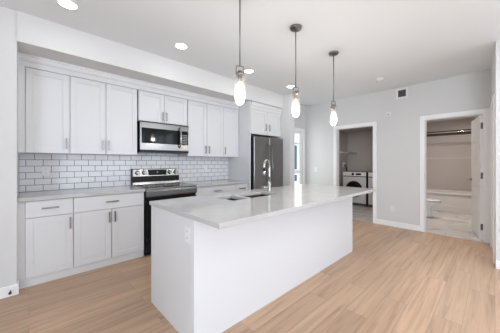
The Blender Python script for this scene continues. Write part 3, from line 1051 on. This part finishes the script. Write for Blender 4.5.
def plate(name, label, cat, c, face, w=0.072, h=0.115, rocker=False, group=None):
    """cover plate centred on c; face 'x' looks towards -x, 'y' towards -y"""
    t = thing(name, c, label, cat, group)

    def bx(u0, u1, z0, z1, d0, d1):
        if face == 'x':
            return MB().box(c[0] - d1, c[0] - d0, c[1] + u0, c[1] + u1, c[2] + z0, c[2] + z1)
        return MB().box(c[0] + u0, c[0] + u1, c[1] - d1, c[1] - d0, c[2] + z0, c[2] + z1)
    bx(-w / 2, w / 2, -h / 2, h / 2, 0.0005, 0.006).build('cover_plate', M['plastic'], t, 0.002)
    if rocker:
        bx(-0.017, 0.017, -0.034, 0.034, 0.0055, 0.010).build('rocker', M['plastic'], t, 0.002)
    else:
        for s in (-1, 1):
            r_ = bx(-0.017, 0.017, s * 0.024 - 0.015, s * 0.024 + 0.015, 0.0055, 0.008).build('receptacle', M['plastic'], t, 0.002)
            for q in (-0.007, 0.005):
                bx(q, q + 0.0025, s * 0.024 - 0.005, s * 0.024 + 0.006, 0.0078, 0.0084).build('slot', M['slot'], r_)
    return t


plate('wall_outlet', 'white power outlet on the tiled wall near the left wall', 'outlet', (0.152, W - 0.0086, 1.160), 'y')
plate('wall_outlet', 'white power outlet on the tiled wall right of the range', 'outlet', (2.478, W - 0.0086, 1.150), 'y')
plate('wall_outlet', 'white power outlet low on the back wall between the two doorways', 'outlet', (B, 1.398, 0.350), 'x')
plate('light_switch', 'white light switch on the back wall left of the laundry doorway', 'switch', (B, 3.096, 1.090), 'x', rocker=True)
plate('wall_outlet', 'white power outlet on the near end panel of the island', 'outlet', (PX0, 1.478, 0.762), 'x')

# door stop and coax stub by the left return wall
t = thing('door_stop', (-0.125, 3.150, 0.055), 'small dark door stop on the baseboard at the left edge', 'door stop')
MB().tube([(-0.125, 3.1505, 0.055), (-0.125, 3.10, 0.055)], 0.006, 10).build('rod', M['bronze'], t)
MB().lathe([(0.011, -0.05), (0.012, -0.058), (0.010, -0.068)], (-0.125, 3.150, 0.055), 'y', 14).build('rubber_tip', M['rubber'], t)

# ------------------------------------------------------------------ laundry
def laundry_machine(yc, label, name, front_load):
    x0, x1 = 6.88, 7.60
    t = thing(name, ((x0 + x1) / 2, yc, 0.002), label, name.replace('_', ' '))
    y0, y1 = yc - 0.335, yc + 0.335
    MB().box(x0 + 0.02, x1, y0, y1, 0.025, 0.985).build('body', M['graphite'], t, 0.01)
    MB().box(x0, x0 + 0.022, y0 + 0.002, y1 - 0.002, 0.09, 0.845).build('front_panel', M['washer'], t, 0.01)
    MB().box(x0 + 0.006, x0 + 0.022, y0 + 0.01, y1 - 0.01, 0.846, 0.866).build('shadow_gap', M['rubber'], t)
    MB().box(x0 - 0.004, x0 + 0.022, y0 + 0.002, y1 - 0.002, 0.867, 0.983).build('control_panel', M['plastic'], t, 0.006)
    cp = t
    MB().lathe([(0.036, 0.0), (0.034, -0.022), (0.028, -0.026)], (x0 - 0.004, yc + 0.03, 0.925), 'x', 24).build('dial', M['black'], cp)
    MB().box(x0 - 0.0055, x0 - 0.003, yc - 0.20, yc - 0.05, 0.90, 0.952).build('display', M['black_glass'], cp)
    MB().box(x0 - 0.009, x0 - 0.003, y1 - 0.20, y1 - 0.03, 0.885, 0.965).build('dispenser_drawer', M['plastic'], cp, 0.004)
    d_ = MB().lathe([(0.235, 0.001), (0.235, -0.018), (0.215, -0.034), (0.180, -0.034), (0.170, -0.016)], (x0, yc, 0.49), 'x', 40, cap=False).build('door_ring', M['black'], t)
    MB().lathe([(0.176, -0.014), (0.150, -0.030), (0.08, -0.040), (0.004, -0.042)], (x0, yc, 0.49), 'x', 40, cap=False).build('door_glass', M['black_glass'], d_)
    MB().box(x0 - 0.045, x0 - 0.030, yc - 0.225, yc - 0.195, 0.44, 0.54).build('latch_handle', M['steel'], d_, 0.004)
    MB().box(x0 + 0.03, x0 + 0.06, y0 + 0.02, y1 - 0.02, 0.01, 0.088).build('kick_plate', M['grey_plastic'], t)
    for yy in (y0 + 0.06, y1 - 0.06):
        for xx in (x0 + 0.10, x1 - 0.06):
            MB().lathe([(0.02, 0.002), (0.02, 0.026)], (xx, yy, 0), 'z', 12).build('foot', M['rubber'], t)
    return t


laundry_machine(2.835, 'white front-loading washer with round dark door, left of the laundry pair', 'washing_machine', True)
laundry_machine(2.110, 'white dryer at the right of the laundry pair, partly behind the door frame', 'clothes_dryer', False)
hs = MB()
hs.tube([(7.36, 3.345, 1.155), (7.36, 3.300, 1.150), (7.37, 3.275, 1.10), (7.38, 3.262, 1.00), (7.42, 3.258, 0.85), (7.48, 3.258, 0.70)], 0.019, 10)
ho = hs.build('washer_hose', M['rubber'], None)
tag(ho, 'black hose hanging from the supply box beside the washer', 'hose')
ub = thing('supply_box', (7.42, HALL, 1.10), 'small pale water supply box low on the left laundry wall', 'supply box')
MB().box(7.33, 7.51, HALL - 0.022, HALL - 0.0005, 1.10, 1.27).build('box_frame', M['plastic'], ub, 0.004)
for xx in (7.38, 7.46):
    MB().tube([(xx, HALL - 0.021, 1.20), (xx, HALL - 0.05, 1.20), (xx, HALL - 0.056, 1.18)], 0.010, 8).build('tap', M['brass'], ub)

# wire shelf on the laundry walls
t = thing('wire_shelf', (6.5, 3.23, 1.72), 'white wire shelf along the left wall of the laundry room', 'shelf')
mb = MB()
SZ, SX0, SX1 = 1.575, 5.36, 7.675
for yy in (HALL - 0.004, 3.23, 3.085):
    mb.tube([(SX0, yy, SZ), (SX1, yy, SZ)], 0.005, 6)
mb.tube([(SX0, 3.08, SZ - 0.03), (SX1, 3.08, SZ - 0.03)], 0.005, 6)
n = 60
for k in range(n + 1):
    x = SX0 + (SX1 - SX0) * k / n
    mb.tube([(x, HALL - 0.003, SZ + 0.004), (x, 3.085, SZ + 0.004), (x, 3.079, SZ - 0.03)], 0.0022, 4)
mb.build('wire_deck', M['wire'], t)
for x in (5.9, 7.0):
    MB().tube([(x, 3.09, SZ - 0.03), (x, HALL - 0.006, SZ - 0.30)], 0.006, 6).build('brace', M['wire'], t)

# ------------------------------------------------------------------ bathroom
TY0, TY1 = 0.02, 1.545
TXB = TX + 0.742
tt = thing('bathtub', (TX + 0.38, (TY0 + TY1) / 2, 0.002), 'white built-in bathtub across the far end of the bathroom', 'bathtub')
mb = MB()
zr = 0.50


def rrect(x0, x1, y0, y1, z, rad, n=6):
    pts = []
    for cx, cy, a0 in ((x1 - rad, y1 - rad, 0), (x0 + rad, y1 - rad, 90), (x0 + rad, y0 + rad, 180), (x1 - rad, y0 + rad, 270)):
        for k in range(n):
            a = R(a0 + 90 * k / (n - 1))
            pts.append((cx + rad * math.cos(a), cy + rad * math.sin(a), z))
    return pts


mb.loft([rrect(TX + 0.03, TXB, TY0, TY1, 0.004, 0.01), rrect(TX + 0.03, TXB, TY0, TY1, zr - 0.05, 0.01), rrect(TX, TXB, TY0, TY1, zr - 0.045, 0.012), rrect(TX, TXB, TY0, TY1, zr, 0.012),
         rrect(TX + 0.07, TXB - 0.07, TY0 + 0.07, TY1 - 0.07, zr, 0.12), rrect(TX + 0.10, TXB - 0.10, TY0 + 0.12, TY1 - 0.12, zr - 0.2, 0.13), rrect(TX + 0.15, TXB - 0.15, TY0 + 0.25, TY1 - 0.2, 0.14, 0.14)])
ob = mb.build('basin', M['tub'], tt, 0.006)
for p in ob.data.polygons:
    p.use_smooth = False
MB().box(TX + 0.012, TX + 0.031, TY0 + 0.001, TY1 - 0.001, 0.003, 0.16).build('apron_skirt', M['tub'], tt, 0.004)

# shower rod with rings
t = thing('shower_rod', (TX + 0.02, 0.58, 2.02), 'chrome shower curtain rod spanning above the bathtub', 'rod')
MB().tube([(TX + 0.03, -0.399, 2.035), (TX + 0.03, 1.559, 2.035)], 0.013, 12).build('rod', M['chrome'], t)
for yy, s in ((1.5595, -1), (-0.3995, 1)):
    MB().lathe([(0.035, 0), (0.035, s * 0.012), (0.018, s * 0.03)], (TX + 0.03, yy, 2.035), 'y', 20).build('flange', M['chrome'], t)

# toilet: back against the left bathroom wall, bowl pointing right
tx, ty = 6.72, 1.556
t = thing('toilet', (tx, ty - 0.35, 0.002), 'white toilet showing its bowl beside the left edge of the bathroom doorway', 'toilet')


def egg(cy, a, b, z, n=28, sq=0.0):
    """oval ring: half width a (x), half length b (y), nose towards -y"""
    pts = []
    for i in range(n):
        th_ = 2 * PI * i / n
        px, py = math.cos(th_), math.sin(th_)
        k = 1.0 if py < 0 else 0.85
        pts.append((tx + a * px, cy + b * py * k, z))
    return pts


yc = ty - 0.45
mb = MB()
mb.loft([egg(yc + 0.10, 0.115, 0.225, 0.003), egg(yc + 0.10, 0.11, 0.215, 0.05), egg(yc + 0.11, 0.105, 0.19, 0.17), egg(yc + 0.09, 0.13, 0.20, 0.24), egg(yc + 0.04, 0.165, 0.245, 0.30), egg(yc, 0.182, 0.268, 0.355), egg(yc, 0.180, 0.268, 0.372),
         egg(yc, 0.135, 0.205, 0.372), egg(yc, 0.12, 0.18, 0.33), egg(yc + 0.02, 0.06, 0.09, 0.24)])
mb.build('bowl', M['ceramic'], t)
st = MB()
st.loft([egg(yc, 0.184, 0.272, 0.376), egg(yc, 0.188, 0.276, 0.384), egg(yc, 0.184, 0.272, 0.392)]).build('seat', M['ceramic'], t)
MB().loft([egg(yc, 0.186, 0.274, 0.397), egg(yc, 0.190, 0.278, 0.404), egg(yc, 0.170, 0.255, 0.415), egg(yc, 0.10, 0.16, 0.418)]).build('lid', M['ceramic'], t)
tk = MB().box(tx - 0.20, tx + 0.20, ty - 0.19, ty - 0.004, 0.372, 0.74).build('tank', M['ceramic'], t, 0.02, 3)
MB().box(tx - 0.21, tx + 0.21, ty - 0.20, ty - 0.002, 0.742, 0.775).build('tank_lid', M['ceramic'], t, 0.01, 3)
MB().tube([(tx - 0.201, ty - 0.15, 0.69), (tx - 0.225, ty - 0.15, 0.69), (tx - 0.228, ty - 0.16, 0.688), (tx - 0.228, ty - 0.20, 0.68)], 0.007, 8).build('flush_lever', M['chrome'], tk)
MB().box(tx - 0.10, tx + 0.10, ty - 0.21, ty - 0.01, 0.28, 0.371).build('tank_shelf', M['ceramic'], t, 0.01)
